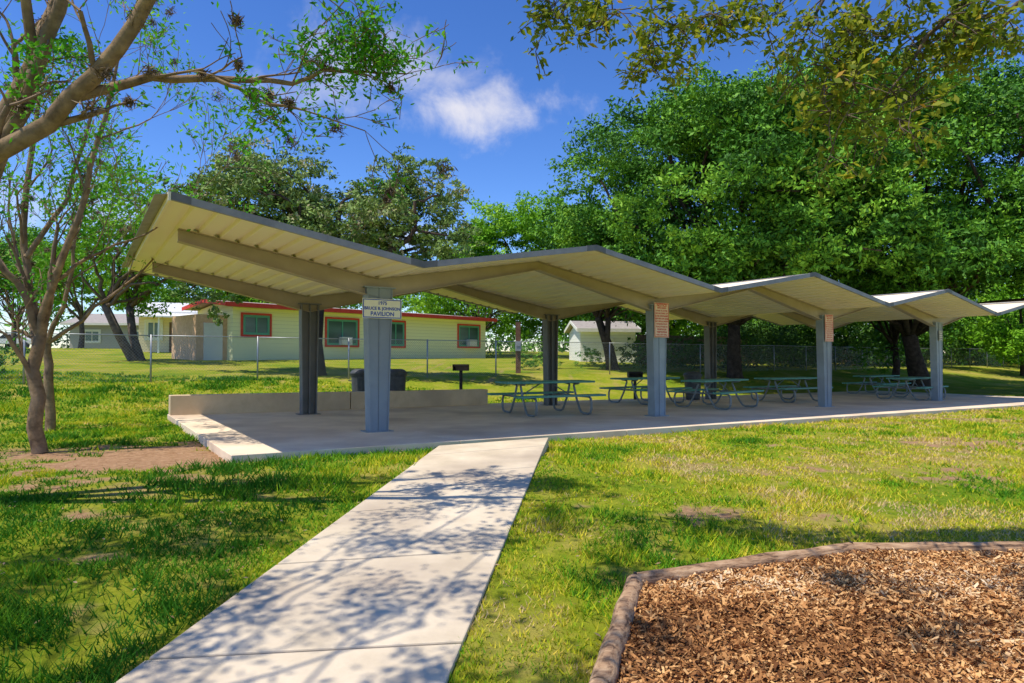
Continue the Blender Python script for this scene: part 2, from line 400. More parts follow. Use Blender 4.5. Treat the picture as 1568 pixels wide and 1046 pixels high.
for k in range(4):
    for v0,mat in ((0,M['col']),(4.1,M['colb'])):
        c=MB(); ub=STEP*k; zb=slabz(ub)-.01; zt=rz(ub)-.18
        def plate(ua,ub_,va,vb,uat,ubt):
            q=[(ua,va),(ub_,va),(ub_,vb),(ua,vb)]; qt=[(uat,va),(ubt,va),(ubt,vb),(uat,vb)]
            c.hexa([L(a,b,zb) for a,b in q]+[L(a,b,zt) for a,b in qt])
        wb,wt=(.155,.225) if v0==0 else (.15,.19)
        for s in (-1,1):
            lo=ub+s*wb; to=ub+s*wt
            plate(lo-.012,lo+.012,v0-.11,v0+.11,to-.012,to+.012)
        plate(ub-wb+.013,ub+wb-.013,v0-.008,v0+.008,ub-wt+.013,ub+wt-.013)
        plate(ub-.010,ub+.010,v0-.10,v0-.009,ub-.010,ub+.010)
        plate(ub-.010,ub+.010,v0+.009,v0+.10,ub-.010,ub+.010)
        if v0==0:
            plate(ub-wb+.014,ub-.012,v0-.085,v0-.075,ub-wt+.014,ub-.012)
            plate(ub+.012,ub+wb-.014,v0-.098,v0-.088,ub+.012,ub+wt-.014)
        q=[(ub-wt-.06,v0-.13),(ub+wt+.06,v0-.13),(ub+wt+.06,v0+.13),(ub-wt-.06,v0+.13)]
        c.hexa([L(a,b,zt-.0) for a,b in q]+[L(a,b,zt+.02) for a,b in q])
        q=[(ub-.24,v0-.16),(ub+.24,v0-.16),(ub+.24,v0+.16),(ub-.24,v0+.16)]
        c.hexa([L(a,b,slabz(a)-.01) for a,b in q]+[L(a,b,slabz(a)+.014) for a,b in q])
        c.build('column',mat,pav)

# signs
def plainmat(n,c,r=.5): return noisy(n,tuple(x*.92 for x in c),c,6,r)
def sign(k,w_,z0,z1,bgc,txc,lines,edge=True,off=-.135):
    e=empty('park_sign' if k else 'pavilion_name_sign',tuple(L(STEP*k,off,(z0+z1)/2)))
    inv=Matrix.Translation(-Vector(e.location))
    def ch(o): o.parent=e; o.matrix_parent_inverse=inv
    b=MB(); uc=STEP*k+.03; q=[(uc-w_/2,off-.006),(uc+w_/2,off-.006),(uc+w_/2,off),(uc-w_/2,off)]
    b.hexa([L(a,c,z0) for a,c in q]+[L(a,c,z1) for a,c in q]); o=b.build('plate',plainmat('sign_bg',bgc)); ch(o)
    if edge:
        t=.014; f=MB()
        for (ua,ub_,za,zb) in [(-w_/2+.01,w_/2-.01,z0+.01,z0+.01+t),(-w_/2+.01,w_/2-.01,z1-.01-t,z1-.01),(-w_/2+.01,-w_/2+.01+t,z0+.026,z1-.026),(w_/2-.01-t,w_/2-.01,z0+.026,z1-.026)]:
            q=[(uc+ua,off-.009),(uc+ub_,off-.009),(uc+ub_,off-.0065),(uc+ua,off-.0065)]
            f.hexa([L(a,c,za) for a,c in q]+[L(a,c,zb) for a,c in q])
        o=f.build('border',plainmat('sign_ink',txc)); ch(o)
    tm=plainmat('sign_text_mat',txc)
    H=(z1-z0); step=(H-.06)/len(lines)
    for i,(tx,c,s) in enumerate(lines):
        cu=bpy.data.curves.new('lettering','FONT'); cu.body=tx; cu.size=s; cu.align_x='CENTER'; cu.align_y='CENTER'; cu.offset=.0018
        o=bpy.data.objects.new('lettering',cu); sc.collection.objects.link(o); cu.materials.append(tm if c is None else plainmat('tx',c))
        p=L(uc,off-.0105,z1-.03-step*(i+.5))
        o.matrix_world=Matrix(((U[0],0,-Vv[0],p.x),(U[1],0,-Vv[1],p.y),(0,1,0,p.z),(0,0,0,1)))
        bpy.context.view_layer.update(); o.parent=e; o.matrix_parent_inverse=inv
blue=(.01,.08,.50)
sign(0,.72,1.93,2.27,(.94,.88,.66),blue,[('1975',None,.085),('BRUCE B. JOHNSON',None,.073),('PAVILION',None,.10)])
red=(.70,.04,.02)
tl=['NOTICE','PARK HOURS','6 A.M. TO 10 P.M.','NO ALCOHOL OR','GLASS CONTAINERS','KEEP PETS ON LEASH','NO GRILLS UNDER','PAVILION ROOF','PLACE TRASH IN','RECEPTACLES','RESERVATIONS','CALL CITY HALL']
sign(1,.47,1.72,2.52,(.94,.72,.50),red,[(t,None,.048 if i else .09) for i,t in enumerate(tl)])
sign(2,.42,1.72,2.50,(.94,.72,.52),red,[(t,None,.043 if i else .08) for i,t in enumerate(tl)])
sign(3,.26,1.85,2.2,(.75,.7,.6),(.1,.1,.1),[(t,None,.04) for t in tl[:4]])

# ------------------------------------------------------------------ picnic tables
def table(u0,v0,ang,ln=2.3):
    zb=slabz(u0); e=empty('picnic_table',tuple(L(u0,v0,zb)))
    ax=Vector((math.cos(ang),math.sin(ang),0)); ax=(u3*ax.x+v3*ax.y); ay=Vector((-ax.y,ax.x,0))
    def Wd(a,b,z): return ax*a+ay*b+Vector((0,0,z))
    p=MB()
    for off in (-.305,-.153,0,.153,.305):
        p.box(Wd(0,off,.755),(ln,.142,.045),ax,ay)
    for s in (-1,1):
        for off in (.64,.775):
            p.box(Wd(0,s*off,.455),(ln,.125,.045),ax,ay)
    p.build('planks',M['teal'],e,bevel=.006)
    f=MB()
    for a in (-.72,.72):
        for s in (-1,1):
            pr=[(.30,.72),(.12,.70),(.10,.66),(.22,.36),(.36,.12),(.42,.055),(.50,.027),(.72,.027),(.82,.06),(.86,.14),(.86,.30),(.83,.39),(.76,.425),(.50,.425),(.2,.42),(0,.42)]
            f.tube([Wd(a,s*b,z) for b,z in pr],.027,8)
        f.tube([Wd(a,-.34,.722),Wd(a,.34,.722)],.018,6)
    for s in (-1,1):
        f.tube([Wd(s*.70,0,.42),Wd(s*.15,0,.72)],.014,6)
    f.build('pipe_frame',M['pipe'],e,smooth=True)
table(4.9,1.7,-.12); table(10.1,3.6,.05); table(10.5,1.3,.15); table(15.2,2.2,-.1); table(20.6,.9,.1); table(23.5,3.6,0)

def can(x,y,z,s=1):
    e=empty('trash_can',(x,y,z)); m=MB()
    m.lathe([(.0,0),(.22,0),(.24,.05),(.275,.74),(.30,.76),(.30,.80),(.27,.80),(.26,.5),(0,.45)],(0,0,0),24); m.build('barrel',M['bin'],e,smooth=False)
    l=MB(); l.lathe([(.305,.78),(.315,.80),(.315,.83),(.24,.90),(.17,.93),(.15,.88),(.15,.80)],(0,0,0),24); l.build('lid_ring',M['bin'],e,smooth=True)
    h=MB()
    for sx in (-1,1): h.tube([(sx*.28,-.06,.60),(sx*.34,-.06,.62),(sx*.34,.06,.62),(sx*.28,.06,.60)],.014,6)
    h.build('handles',M['bin'],e)
can(-4.07,17.7,.02); can(-3.12,17.55,.02); can(6.05,21.9,slabz(11)); 
def grill(x,y,z):
    e=empty('pedestal_grill',(x,y,z)); g=MB()
    g.tube([(0,0,-.1),(0,0,.72)],.05,10)
    for c,s in [((0,0,.73),(.46,.36,.015)),((-.225,0,.82),(.012,.36,.18)),((.225,0,.82),(.012,.36,.18)),((0,.175,.82),(.438,.012,.18))]: g.box(c,s)
    for i in range(9): g.tube([(-.2+i*.05,-.20,.86),(-.2+i*.05,.165,.86)],.007,5)
    g.tube([(-.28,-.2,.86),(-.28,-.26,.86)],.01,5); g.tube([(-.24,-.19,.86),(.24,-.19,.86)],.008,5)
    g.build('firebox',M['iron'],e)
grill(-1.5,19.2,.15); grill(4.1,21.8,-.12)
e=empty('utility_post',(.27,28.5,.6)); m=MB(); m.box((0,0,1.05),(.22,.16,2.3)); m.build('timber_post',M['wood'],e,bevel=.01)
m=MB(); m.box((0,-.14,1.15),(.26,.1,.42)); m.box((0,-.2,1.22),(.16,.03,.16)); m.build('meter_box',M['galv'],e,bevel=.01)

# ------------------------------------------------------------------ chain link fence
fe=empty('chain_link_fence',(0,0,0)); FV=11.5; FH=1.4
posts=MB(); rail=MB(); us_=np.arange(-30,62,3.05); prev=None
for i,u_ in enumerate(us_):
    p=L(u_,FV,0); z=gzf(p.x,p.y); posts.tube([(p.x,p.y,z-.1),(p.x,p.y,z+FH+.03)],.028,8)
    if prev:
        rail.tube([prev,(p.x,p.y,z+FH)],.018,6)
    prev=(p.x,p.y,z+FH)
posts.build('posts',M['galv'],fe,smooth=True); rail.build('top_rail',M['galv'],fe,smooth=True)
uu=np.linspace(-35,65,400); pp=P0[None]+U[None]*uu[:,None]+Vv[None]*FV; gg=gz(pp[:,0],pp[:,1])
def GA(u): return float(np.interp(u,uu,gg))
def strip(ua,za,ub,zb,w=.0028):
    a=L(ua,FV+.02,0); b=L(ub,FV+.02,0); ga=GA(ua); gb=GA(ub)
    return [(a.x-U[0]*w,a.y-U[1]*w,ga+za),(a.x+U[0]*w,a.y+U[1]*w,ga+za),(b.x+U[0]*w,b.y+U[1]*w,gb+zb),(b.x-U[0]*w,b.y-U[1]*w,gb+zb)]
nvs=[]
for u_ in np.arange(-30,58,.085):
    nvs+=strip(u_,.02,u_+FH*.9,FH-.02); nvs+=strip(u_+FH*.9,.02,u_,FH-.02)
nvs=np.array(nvs); npmesh('wire_mesh',nvs,np.arange(len(nvs)).reshape(-1,4),M['galv'],fe)

# ------------------------------------------------------------------ timber edging + mulch
e=empty('timber_edging',(0,0,0))
for i in range(len(timber)-1):
    a=Vector((*timber[i],0)); b=Vector((*timber[i+1],0)); 
    a.z=gzf(a.x,a.y)+.035; b.z=gzf(b.x,b.y)+.035
    d0=(b-a); cutn=max(1,round(d0.length/2.4))
    for c_ in range(cutn):
        m=MB(); aa=a.lerp(b,c_/cutn); bb_=a.lerp(b,(c_+1)/cutn); d=(bb_-aa).normalized(); ns=12
        pts=[aa.lerp(bb_,t/ns)+Vector((.004*math.sin(t*1.3+i),.004*math.cos(t*1.9),.005*math.sin(t*.9+i))) for t in range(ns+1)]
        pts[0]=aa+d*.008; pts[-1]=bb_-d*.008
        m.tube(pts,[.058]+[.061+.003*math.sin(k*1.7+i) for k in range(1,ns)]+[.058],14)
        m.build('timber',M['timber'],e,smooth=True).modifiers.new('es','EDGE_SPLIT')
e2=MB(); 
for i in (2,3):
    x,y=timber[i]; z=gzf(x,y); 
    e2.tube([(x,y,z+.0),(x,y,z+.10)],.012,8)
e2.build('spikes',M['iron'],e)
mxs,mys=np.meshgrid(np.linspace(-.2,7.6,120),np.linspace(1.1,5.4,80)); mi=inpoly(mxs,mys,mulch_poly)
mz=gz(mxs,mys)+.006+.035*fbm(mxs,mys,2.2,3); Im=np.arange(mxs.size).reshape(mxs.shape)
fm=np.stack([Im[:-1,:-1],Im[:-1,1:],Im[1:,1:],Im[1:,:-1]],-1).reshape(-1,4); fm=fm[mi.ravel()[fm].all(1)]
npmesh('mulch_bed',np.stack([mxs.ravel(),mys.ravel(),mz.ravel()],1),fm,noisy('mulch_base_mat',(.12,.045,.015),(.36,.18,.07),30,1,.8,spec=.05))
nc=95000; r=rng.random(nc); cy=1.3+3.9*r**.8; cx=rng.random(nc)*(1.0*cy+1.5)
k=inpoly(cx,cy,mulch_poly); cx,cy=cx[k],cy[k]; nc=len(cx); cz=gz(cx,cy)+.014+.035*fbm(cx,cy,2.2,3)+rng.random(nc)*.022
def rect_leaves(C,n_,t_,hl,hw):
    b_=np.cross(n_,t_); return np.stack([C-t_*hl-b_*hw*.6,C-t_*hl*.7+b_*hw,C+t_*hl+b_*hw*.5,C+t_*hl*.8-b_*hw],1)
def orient(n,bias):
    nn=rng.normal(size=(n,3)); nn/=np.linalg.norm(nn,axis=1,keepdims=True); nn=nn+bias; nn/=np.linalg.norm(nn,axis=1,keepdims=True)
    t=rng.normal(size=(n,3)); t-=nn*(t*nn).sum(1,keepdims=True); t/=np.linalg.norm(t,axis=1,keepdims=True); return nn,t
nn,t=orient(nc,np.array([0,0,1.2])); sz_=rng.random((nc,1))**2.5
Vc=rect_leaves(np.stack([cx,cy,cz],1),nn,t,(.005+.034*sz_),(.0025+.008*rng.random((nc,1))))
tone=np.clip(rng.random(nc)*.75+1.0*(fbm(cx,cy,1.1,4)-.42),0,1)
npmesh('mulch_chips',Vc.reshape(-1,3),np.arange(nc*4).reshape(-1,4),leafmat('mulch_mat',[(0,(.15,.06,.02)),(.35,(.46,.21,.07)),(.7,(.74,.43,.17)),(1,(.84,.64,.40))],0,.9),attrs={'tone':np.repeat(tone,4)})

# ------------------------------------------------------------------ foliage tools
def leaves(name,C,size,tone,mat,parent=None,bias=None,aspect=.42):
    n=len(C); 
    if bias is None: bias=np.array([-.15,-.25,.6])
    nn,t=orient(n,bias); size=np.broadcast_to(np.asarray(size,float),(n,)).reshape(-1,1)*(.6+.8*rng.random((n,1)))
    b=np.cross(nn,t)
    Vq=np.stack([C-t*size*.5,C+b*size*aspect*.5+nn*size*.06,C+t*size*.5,C-b*size*aspect*.5+nn*size*.06],1)
    return npmesh(name,Vq.reshape(-1,3),np.arange(n*4).reshape(-1,4),mat,parent,attrs={'tone':np.repeat(np.clip(tone,0,1),4)})
def clumpcloud(cl,per,flat=.7,shell=.5):
    out=[];tn=[]
    for (c,r_) in cl:
        n=int(per*(r_**2)); 
        nt_=max(10,int(20*r_)); d=rng.normal(size=(nt_,3)); d/=np.linalg.norm(d,axis=1,keepdims=True); d[:,2]*=flat
        tc_=np.array(c)+d*r_*(shell+(1.1-shell)*rng.random((nt_,1)))
        id_=rng.integers(0,nt_,n); q=rng.normal(size=(n,3))*np.array([.17,.17,.09])*r_*.85
        out.append(tc_[id_]+q); tt=rng.random(nt_)*.40+rng.random()*.42
        tn.append(tt[id_]+(rng.random(n)-.2)*.3)
    return np.concatenate(out),np.concatenate(tn)
def envelope(c,rad,n,rmin,rmax,lowcut=-.6,inner=.75):
    out=[]
    while len(out)<n:
        d=rng.normal(size=3); d/=np.linalg.norm(d)
        if d[2]<lowcut: continue
        s=inner+(1.08-inner)*rng.random()
        if rng.random()<.2: s*=.65
        out.append((np.array(c)+d*np.array(rad)*s,rmin+(rmax-rmin)*rng.random()))
    return out
def curve_limb(mb,a,b,r0,r1,wob=.12,n=6,k=7):
    a=Vector(a);b=Vector(b);Ld=(b-a).length; pts=[];o=Vector((0,0,0))
    for i in range(n+1):
        t=i/n; 
        if 0<i<n: o+=Vector((random.uniform(-1,1),random.uniform(-1,1),random.uniform(-.6,1)))*Ld*wob/ n*1.5
        sag=Vector((0,0,Ld*.10*math.sin(math.pi*t)))
        pts.append(a.lerp(b,t)+o*math.sin(math.pi*t)+sag)
    mb.tube(pts,[r0+(r1-r0)*(i/n) for i in range(n+1)],k); return pts
def bigtree(name,base,fork_h,tr,cls,per,leafsize,mat,bark,nl=22,flat=.7,lean=(0,0),multi=1):
    e=empty(name,base); t=MB(); rel=[(np.array(c)-np.array(base),r_) for c,r_ in cls]
    forks=[]
    for m_ in range(multi):
        a=(0,0,-.3) if multi==1 else (random.uniform(-.25,.25),random.uniform(-.2,.2),-.3)
        f=Vector((lean[0]+ (random.uniform(-1.3,1.3) if multi>1 else 0),lean[1]+(random.uniform(-.8,.8) if multi>1 else 0),fork_h))
        pts=[Vector(a),Vector(a).lerp(f,.15),Vector(a).lerp(f,.5)+Vector((random.uniform(-.12,.12),0,0)),f]
        t.tube(pts,[tr*1.5,tr*1.05,tr*.9,tr*.8],12); forks.append(f)
    idx=rng.choice(len(rel),min(nl,len(rel)),replace=False)
    for i in idx:
        f=forks[i%len(forks)]
        curve_limb(t,f-Vector((0,0,.1)),Vector(rel[i][0]),tr*random.uniform(.3,.5),.03,.5,8,6)
    t.build('trunk_and_limbs',bark,e,smooth=True)
    C,tn=clumpcloud(rel,per,flat); leaves('foliage',C,leafsize,tn,mat,e)
    return e
gA=leafmat('oak_leaf_mat',[(0,(.020,.075,.012)),(.45,(.07,.21,.014)),(.8,(.19,.40,.025)),(1,(.30,.50,.04))],0)
gH=leafmat('shrub_leaf_mat',[(0,(.02,.06,.010)),(.5,(.06,.16,.015)),(1,(.18,.32,.03))],0)
gB=leafmat('bright_leaf_mat',[(0,(.07,.20,.008)),(.5,(.16,.38,.012)),(1,(.32,.54,.03))],.15)
gC=leafmat('mossy_oak_leaf_mat',[(0,(.05,.08,.03)),(.4,(.14,.24,.05)),(.7,(.26,.36,.09)),(1,(.46,.35,.25))],0)
gF=leafmat('olive_leaf_mat',[(0,(.06,.11,.008)),(.5,(.18,.24,.015)),(.85,(.36,.36,.03)),(1,(.55,.28,.03))],.45)
gE=leafmat('young_leaf_mat',[(0,(.03,.17,.010)),(.5,(.08,.31,.012)),(1,(.22,.48,.02))],.4)

z=gzf(10.75,32)
cl=envelope((10.9,32,8.8),(7.8,6.5,5.8),92,1.1,2.2,-.7)+envelope((13,31,12.4),(5,5,2.6),22,1.0,1.8)+envelope((7.5,29.5,5.2),(4.0,2.5,1.5),24,.8,1.4)+envelope((12.5,27.5,5.4),(4.5,2.5,1.4),20,.8,1.4)
bigtree('live_oak_tree',(10.9,32,z),2.6,.36,cl,430,.22,gA,M['barkd'],40)
z=gzf(22,35)
cl=envelope((21,34,9.4),(11,7,7.0),112,1.3,2.5,-.7)+envelope((17,28,5.6),(5,2.5,1.8),24,.9,1.5)+envelope((22.5,28,6.0),(4.5,2.5,3),28,1,1.7)+envelope((16,30,11),(4,3,4),20,1.2,2.0)
bigtree('live_oak_tree',(22,35,z),2.8,.42,cl,400,.23,gA,M['barkd'],44,multi=2)
z=gzf(5.2,33)
cl=envelope((5.4,34,6.0),(3.7,3.5,3.0),46,.8,1.5,-.8)
bigtree('elm_tree',(5.2,33,z),2.6,.17,cl,420,.20,gA,M['barkd'],16,multi=3)
z=gzf(2.6,52)
cl=envelope((2.6,52,8.2),(6.8,3.5,5.6),66,1.2,2.2,-.8)
bigtree('hackberry_tree',(2.6,52,z),3.0,.25,cl,280,.30,gB,M['barkd'],14)
z=gzf(-7.2,24)
cl=envelope((-9.3,24.5,6.9),(3.1,2.2,2.5),44,.7,1.2,-.9,.5)+envelope((-4.2,24.5,6.4),(2.4,2.0,2.7),36,.6,1.05,-.9,.5)+envelope((-6.6,24.3,5.4),(2.8,1.8,1.6),26,.65,1.0,-.9)+envelope((-11.3,24.3,3.5),(1.0,.8,.9),8,.35,.6,-.9)
bigtree('mossy_oak_tree',(-7.2,24.2,z),2.7,.30,cl,680,.17,gC,M['barkd'],34,.75)
z=gzf(-17,29)
cl=envelope((-17,29.5,6.4),(3.4,2.6,3.2),40,.8,1.4,-.8)
bigtree('cedar_elm_tree',(-17,29.5,z),2.5,.2,cl,300,.20,gB,M['bark'],18,multi=2)
for (x,y,h_,m_) in [(-33,50,5,gB),(-42,55,6,gA),(-28,60,4.5,gA),(-50,66,8,gB),(-22,58,6,gB),(-12,58,6,gB),(-5,60,6,gA)]:
    z=gzf(x,y); cl=envelope((x,y,z+h_),(4.2,3.5,h_*.55),30,1.1,1.8,-.6)
    bigtree('background_tree',(x,y,z),2.2,.2,cl,150,.3,m_,M['bark'],10)
for (u_,v_,h_,m_) in [(20,30,4.0,gB),(27,24,4.5,gA),(32,23,4.5,gB),(40,23,5,gA),(46,14,4.0,gA),(52,8,4.5,gB),(38,17,3.6,gA),(34,8,7.0,gA),(58,14,4.5,gA),(64,10,5,gB)]:
    p=L(u_,v_,0); z=gzf(p.x,p.y); cl=envelope((p.x,p.y,z+h_),(4.2,3.0,h_*.85),38,1.0,1.7,-1.0)
    bigtree('background_tree',(p.x,p.y,z),2.0,.2,cl,170,.28,m_,M['barkd'],12)

cl=[]
for i in range(230):
    x=-130+i*1.3; y=78+14*math.sin(i*.21)+random.uniform(-5,5); zz=gzf(x,y); h_=5+4*vn(np.array([i*.13]),np.array([3.]))[0]
    for k in range(3): cl.append((np.array((x+random.uniform(-2,2),y,zz+.3+h_*k/3+random.uniform(0,1.2))),random.uniform(1.6,2.8)))
C,tn=clumpcloud(cl,34,.8); leaves('distant_trees',C,.55,tn,gA)
cl=[]
for i in range(330):
    u_=20+i*.16; p=L(u_,13.6+random.uniform(0,2.6),0); zz=gzf(p.x,p.y)
    far=min(1,max(0,(u_-24)/10)); top=1.2+far*(2.0+1.2*math.sin(u_*.7))
    cl.append((np.array((p.x,p.y,zz+random.uniform(.2,top))),random.uniform(.5,.8)+.5*far))
C,tn=clumpcloud(cl,170,.9); leaves('hedge',C,.20,tn*.9,gH)
cl=[]
for (u_,v_,h_) in [(-6.5,13.5,1.0),(-7.4,14,.8),(13.5,14.5,1.2),(15,15.5,1.6),(17.5,14.5,1.0)]:
    p=L(u_,v_,0); zz=gzf(p.x,p.y)
    for k in range(9): cl.append((np.array((p.x+random.uniform(-.8,.8),p.y+random.uniform(-.5,.5),zz+random.uniform(.2,h_))),.38))
C,tn=clumpcloud(cl,800,.9); leaves('shrub',C,.11,tn,gA)
m=MB()
for i in range(150):
    p=L(23.5+i*.2,17.6,0); zz=gzf(p.x,p.y); m.box((p.x,p.y,zz+.9+random.uniform(-.02,.02)),(.18,.02,1.8),u3,v3)
m.build('wood_privacy_fence',noisy('fence_wood_mat',(.14,.10,.07),(.28,.20,.14),3,.9))

# ------------------------------------------------------------------ houses
def house(name,A,d,Ln,D,z0,hw,wallc,trim,roofc,wins,rise=.7,ov=.55,wframe=None):
    e=empty(name,(A[0],A[1],z0)); d=Vector((d[0],d[1],0)).normalized(); b=Vector((-d.y,d.x,0))
    def W(s,t,z): return d*s+b*t+Vector((0,0,z))
    wm,nt_,bb=newmat('siding_mat'); tcn=N(nt_,'ShaderNodeTexCoord'); wv=N(nt_,'ShaderNodeTexWave'); wv.bands_direction='Z'; wv.inputs['Scale'].default_value=1.6; wv.wave_profile='SAW'
    nt_.links.new(tcn.outputs['Object'],wv.inputs['Vector']); rr=ramp(nt_,[(0,tuple(x*.6 for x in wallc)),(.12,wallc),(1,wallc)]); nt_.links.new(wv.outputs['Fac'],rr.inputs[0]); nt_.links.new(rr.outputs[0],bb.inputs[0]); bb.inputs['Roughness'].default_value=.7
    m=MB(); m.hexa([W(0,0,-.6),W(Ln,0,-.6),W(Ln,D,-.6),W(0,D,-.6),W(0,0,hw),W(Ln,0,hw),W(Ln,D,hw),W(0,D,hw)])
    m.add([W(0.01,0,hw),W(0.01,D,hw),W(0.01,D/2,hw+rise*.9)],[(0,1,2)]); m.add([W(Ln-.01,0,hw),W(Ln-.01,D,hw),W(Ln-.01,D/2,hw+rise*.9)],[(0,1,2)])
    m.build('walls',wm,e)
    r_=MB()
    for (t0,z0_,t1,z1_) in [(-ov,hw,D/2,hw+rise),(D+ov,hw,D/2,hw+rise)]:
        q=[W(-ov,t0,z0_+.16),W(Ln+ov,t0,z0_+.16),W(Ln+ov,t1,z1_+.16),W(-ov,t1,z1_+.16)]
        r_.hexa([x-Vector((0,0,.12)) for x in q]+q)
    r_.build('roof',roofc,e)
    f=MB(); f.hexa([W(-ov-.02,-ov-.03,hw-.02),W(Ln+ov+.02,-ov-.03,hw-.02),W(Ln+ov+.02,-ov-.003,hw-.02),W(-ov-.02,-ov-.003,hw-.02),W(-ov-.02,-ov-.03,hw+.2),W(Ln+ov+.02,-ov-.03,hw+.2),W(Ln+ov+.02,-ov-.003,hw+.2),W(-ov-.02,-ov-.003,hw+.2)])
    for s0,s1 in [(-ov-.05,-ov-.021),(Ln+ov+.021,Ln+ov+.05)]:
        for ta,za,tb,zb in [(-ov,hw,D/2,hw+rise),(D/2,hw+rise,D+ov,hw)]:
            q=[W(s0,ta,za),W(s1,ta,za),W(s1,tb,zb),W(s0,tb,zb)]
            f.hexa(q+[x+Vector((0,0,.19)) for x in q])
    f.build('fascia',trim,e)
    sf=MB(); sf.hexa([W(-ov,-ov,hw+.0),W(Ln+ov,-ov,hw),W(Ln+ov,-.01,hw),W(-ov,-.01,hw),W(-ov,-ov,hw+.02),W(Ln+ov,-ov,hw+.02),W(Ln+ov,-.01,hw+.02),W(-ov,-.01,hw+.02)]); sf.build('soffit',wm,e)
    fr=MB(); gl=MB(); ac=MB(); sash=MB()
    for (s,w_,za,zb,kind) in wins:
        t=.10
        for (sa,sb_,a_,b_) in [(s-w_/2-t,s+w_/2+t,za-t,za),(s-w_/2-t,s+w_/2+t,zb,zb+t),(s-w_/2-t,s-w_/2,za,zb),(s+w_/2,s+w_/2+t,za,zb)]:
            fr.hexa([W(sa,-.06,a_),W(sb_,-.06,a_),W(sb_,.0,a_),W(sa,.0,a_),W(sa,-.06,b_),W(sb_,-.06,b_),W(sb_,.0,b_),W(sa,.0,b_)])
        t2=.12
        for (sa,sb_,a_,b_) in [(s-w_/2,s+w_/2,za,za+t2),(s-w_/2,s+w_/2,zb-t2,zb),(s-w_/2,s-w_/2+t2,za+t2,zb-t2),(s+w_/2-t2,s+w_/2,za+t2,zb-t2),(s-.035,s+.035,za+t2,zb-t2)]:
            sash.hexa([W(sa,-.04,a_),W(sb_,-.04,a_),W(sb_,-.014,a_),W(sa,-.014,a_),W(sa,-.04,b_),W(sb_,-.04,b_),W(sb_,-.014,b_),W(sa,-.014,b_)])
        gl.add([W(s-w_/2,-.010,za),W(s+w_/2,-.010,za),W(s+w_/2,-.010,zb),W(s-w_/2,-.010,zb)],[(0,1,2,3)])
        if kind: ac.box(W(s+.1,-.2,za+.24),(.66,.36,.44),d,b)
    fr.build('window_frames',trim,e); sash.build('window_sashes',wframe or trim,e)
    g,nt2,b2=newmat('window_glass_mat'); tn_=N(nt2,'ShaderNodeTexNoise'); tn_.inputs['Scale'].default_value=1.3; r2=ramp(nt2,[(.35,(.03,.07,.06)),(.65,(.14,.24,.21))]); nt2.links.new(tn_.outputs[0],r2.inputs[0]); nt2.links.new(r2.outputs[0],b2.inputs[0]); b2.inputs['Roughness'].default_value=.15
    gl.build('window_glass',g,e)
    if ac.v: ac.build('window_air_conditioner',noisy('ac_mat',(.6,.6,.56),(.75,.75,.70),5,.6),e,bevel=.01)
    return e,W
redt=noisy('red_trim_mat',(.66,.05,.03),(.76,.08,.05),4,.6)
roofg=noisy('roof_shingle_mat',(.30,.27,.25),(.42,.38,.35),5,.9)
greent=noisy('green_sash_mat',(.10,.36,.23),(.15,.44,.28),4,.6)
z0=1.0
e,W_=house('yellow_house',(-13.7,32),(.675,.738),17.6,4.2,z0,2.75,(.95,.92,.52),redt,noisy('flat_roof_mat',(.42,.33,.30),(.52,.42,.38),3,.9),
   [(1.2,1.4,1.4,2.4,0),(6.2,2.0,.95,2.4,1),(9.9,1.3,.95,2.4,0),(16.0,1.9,1.0,2.4,1)],rise=.3,wframe=greent)
m=MB()
m.hexa([W_(-1.5,.6,-.6),W_(-.0,.6,-.6),W_(-.0,3.6,-.6),W_(-1.5,3.6,-.6),W_(-1.5,.6,2.35),W_(-.0,.6,2.35),W_(-.0,3.6,2.35),W_(-1.5,3.6,2.35)]); m.build('brick_wing',noisy('tan_brick_mat',(.62,.36,.20),(.78,.52,.32),9,.9),e)
m=MB(); m.box(W_(-.7,.56,.95),(.9,.06,2.0),Vector((.675,.738,0)),Vector((-.738,.675,0))); m.build('door',noisy('door_mat',(.7,.68,.6),(.8,.78,.7),3,.6),e)
whitet=noisy('white_trim_mat',(.8,.78,.7),(.88,.86,.78),4,.6)
dh=Vector((.95,.30,0)).normalized()
e,W_=house('cream_house',(-24.6,43),dh,4.8,6,gzf(-23,44)-.05,2.5,(.85,.72,.48),whitet,noisy('metal_roof_mat',(.65,.65,.63),(.78,.76,.74),4,.5),
   [(.9,.9,.9,2.1,0),(3.8,.9,.9,2.1,0)],rise=.9,ov=.4)
m=MB()
for s in (0.0,1.5,3.1,4.6): m.tube([W_(s,-1.6,-.1),W_(s,-1.6,2.25)],.07,8)
m.hexa([W_(-.3,-1.9,2.25),W_(4.9,-1.9,2.25),W_(4.9,-.46,2.46),W_(-.3,-.46,2.46),W_(-.3,-1.9,2.35),W_(4.9,-1.9,2.35),W_(4.9,-.46,2.6),W_(-.3,-.46,2.6)])
m.build('porch',whitet,e)
m=MB(); m.box(W_(2.3,-.03,1.0),(.95,.05,2.05),dh,Vector((-dh.y,dh.x,0))); m.build('door',noisy('door2_mat',(.12,.07,.05),(.2,.12,.08),3,.6),e)
house('grey_house',(-42,62),(1,.1),9,8,gzf(-40,62)-.2,2.5,(.45,.43,.40),whitet,roofg,[(2,1.4,.9,2.0,0),(6.5,1.4,.9,2.0,0)],rise=1.2)
house('white_shed',(4.3,41),(1,.15),3.6,3,gzf(5,41)-.1,2.0,(.9,.9,.86),whitet,roofg,[(1.8,.7,.9,1.5,0)],rise=.6,ov=.25)
e=empty('parked_car',(-47,62,gzf(-47,62)))
m=MB()
pr=[(-2.2,.45),(-2.15,.85),(-1.3,.95),(-.7,1.42),(.8,1.45),(1.5,.98),(2.15,.88),(2.2,.45)]
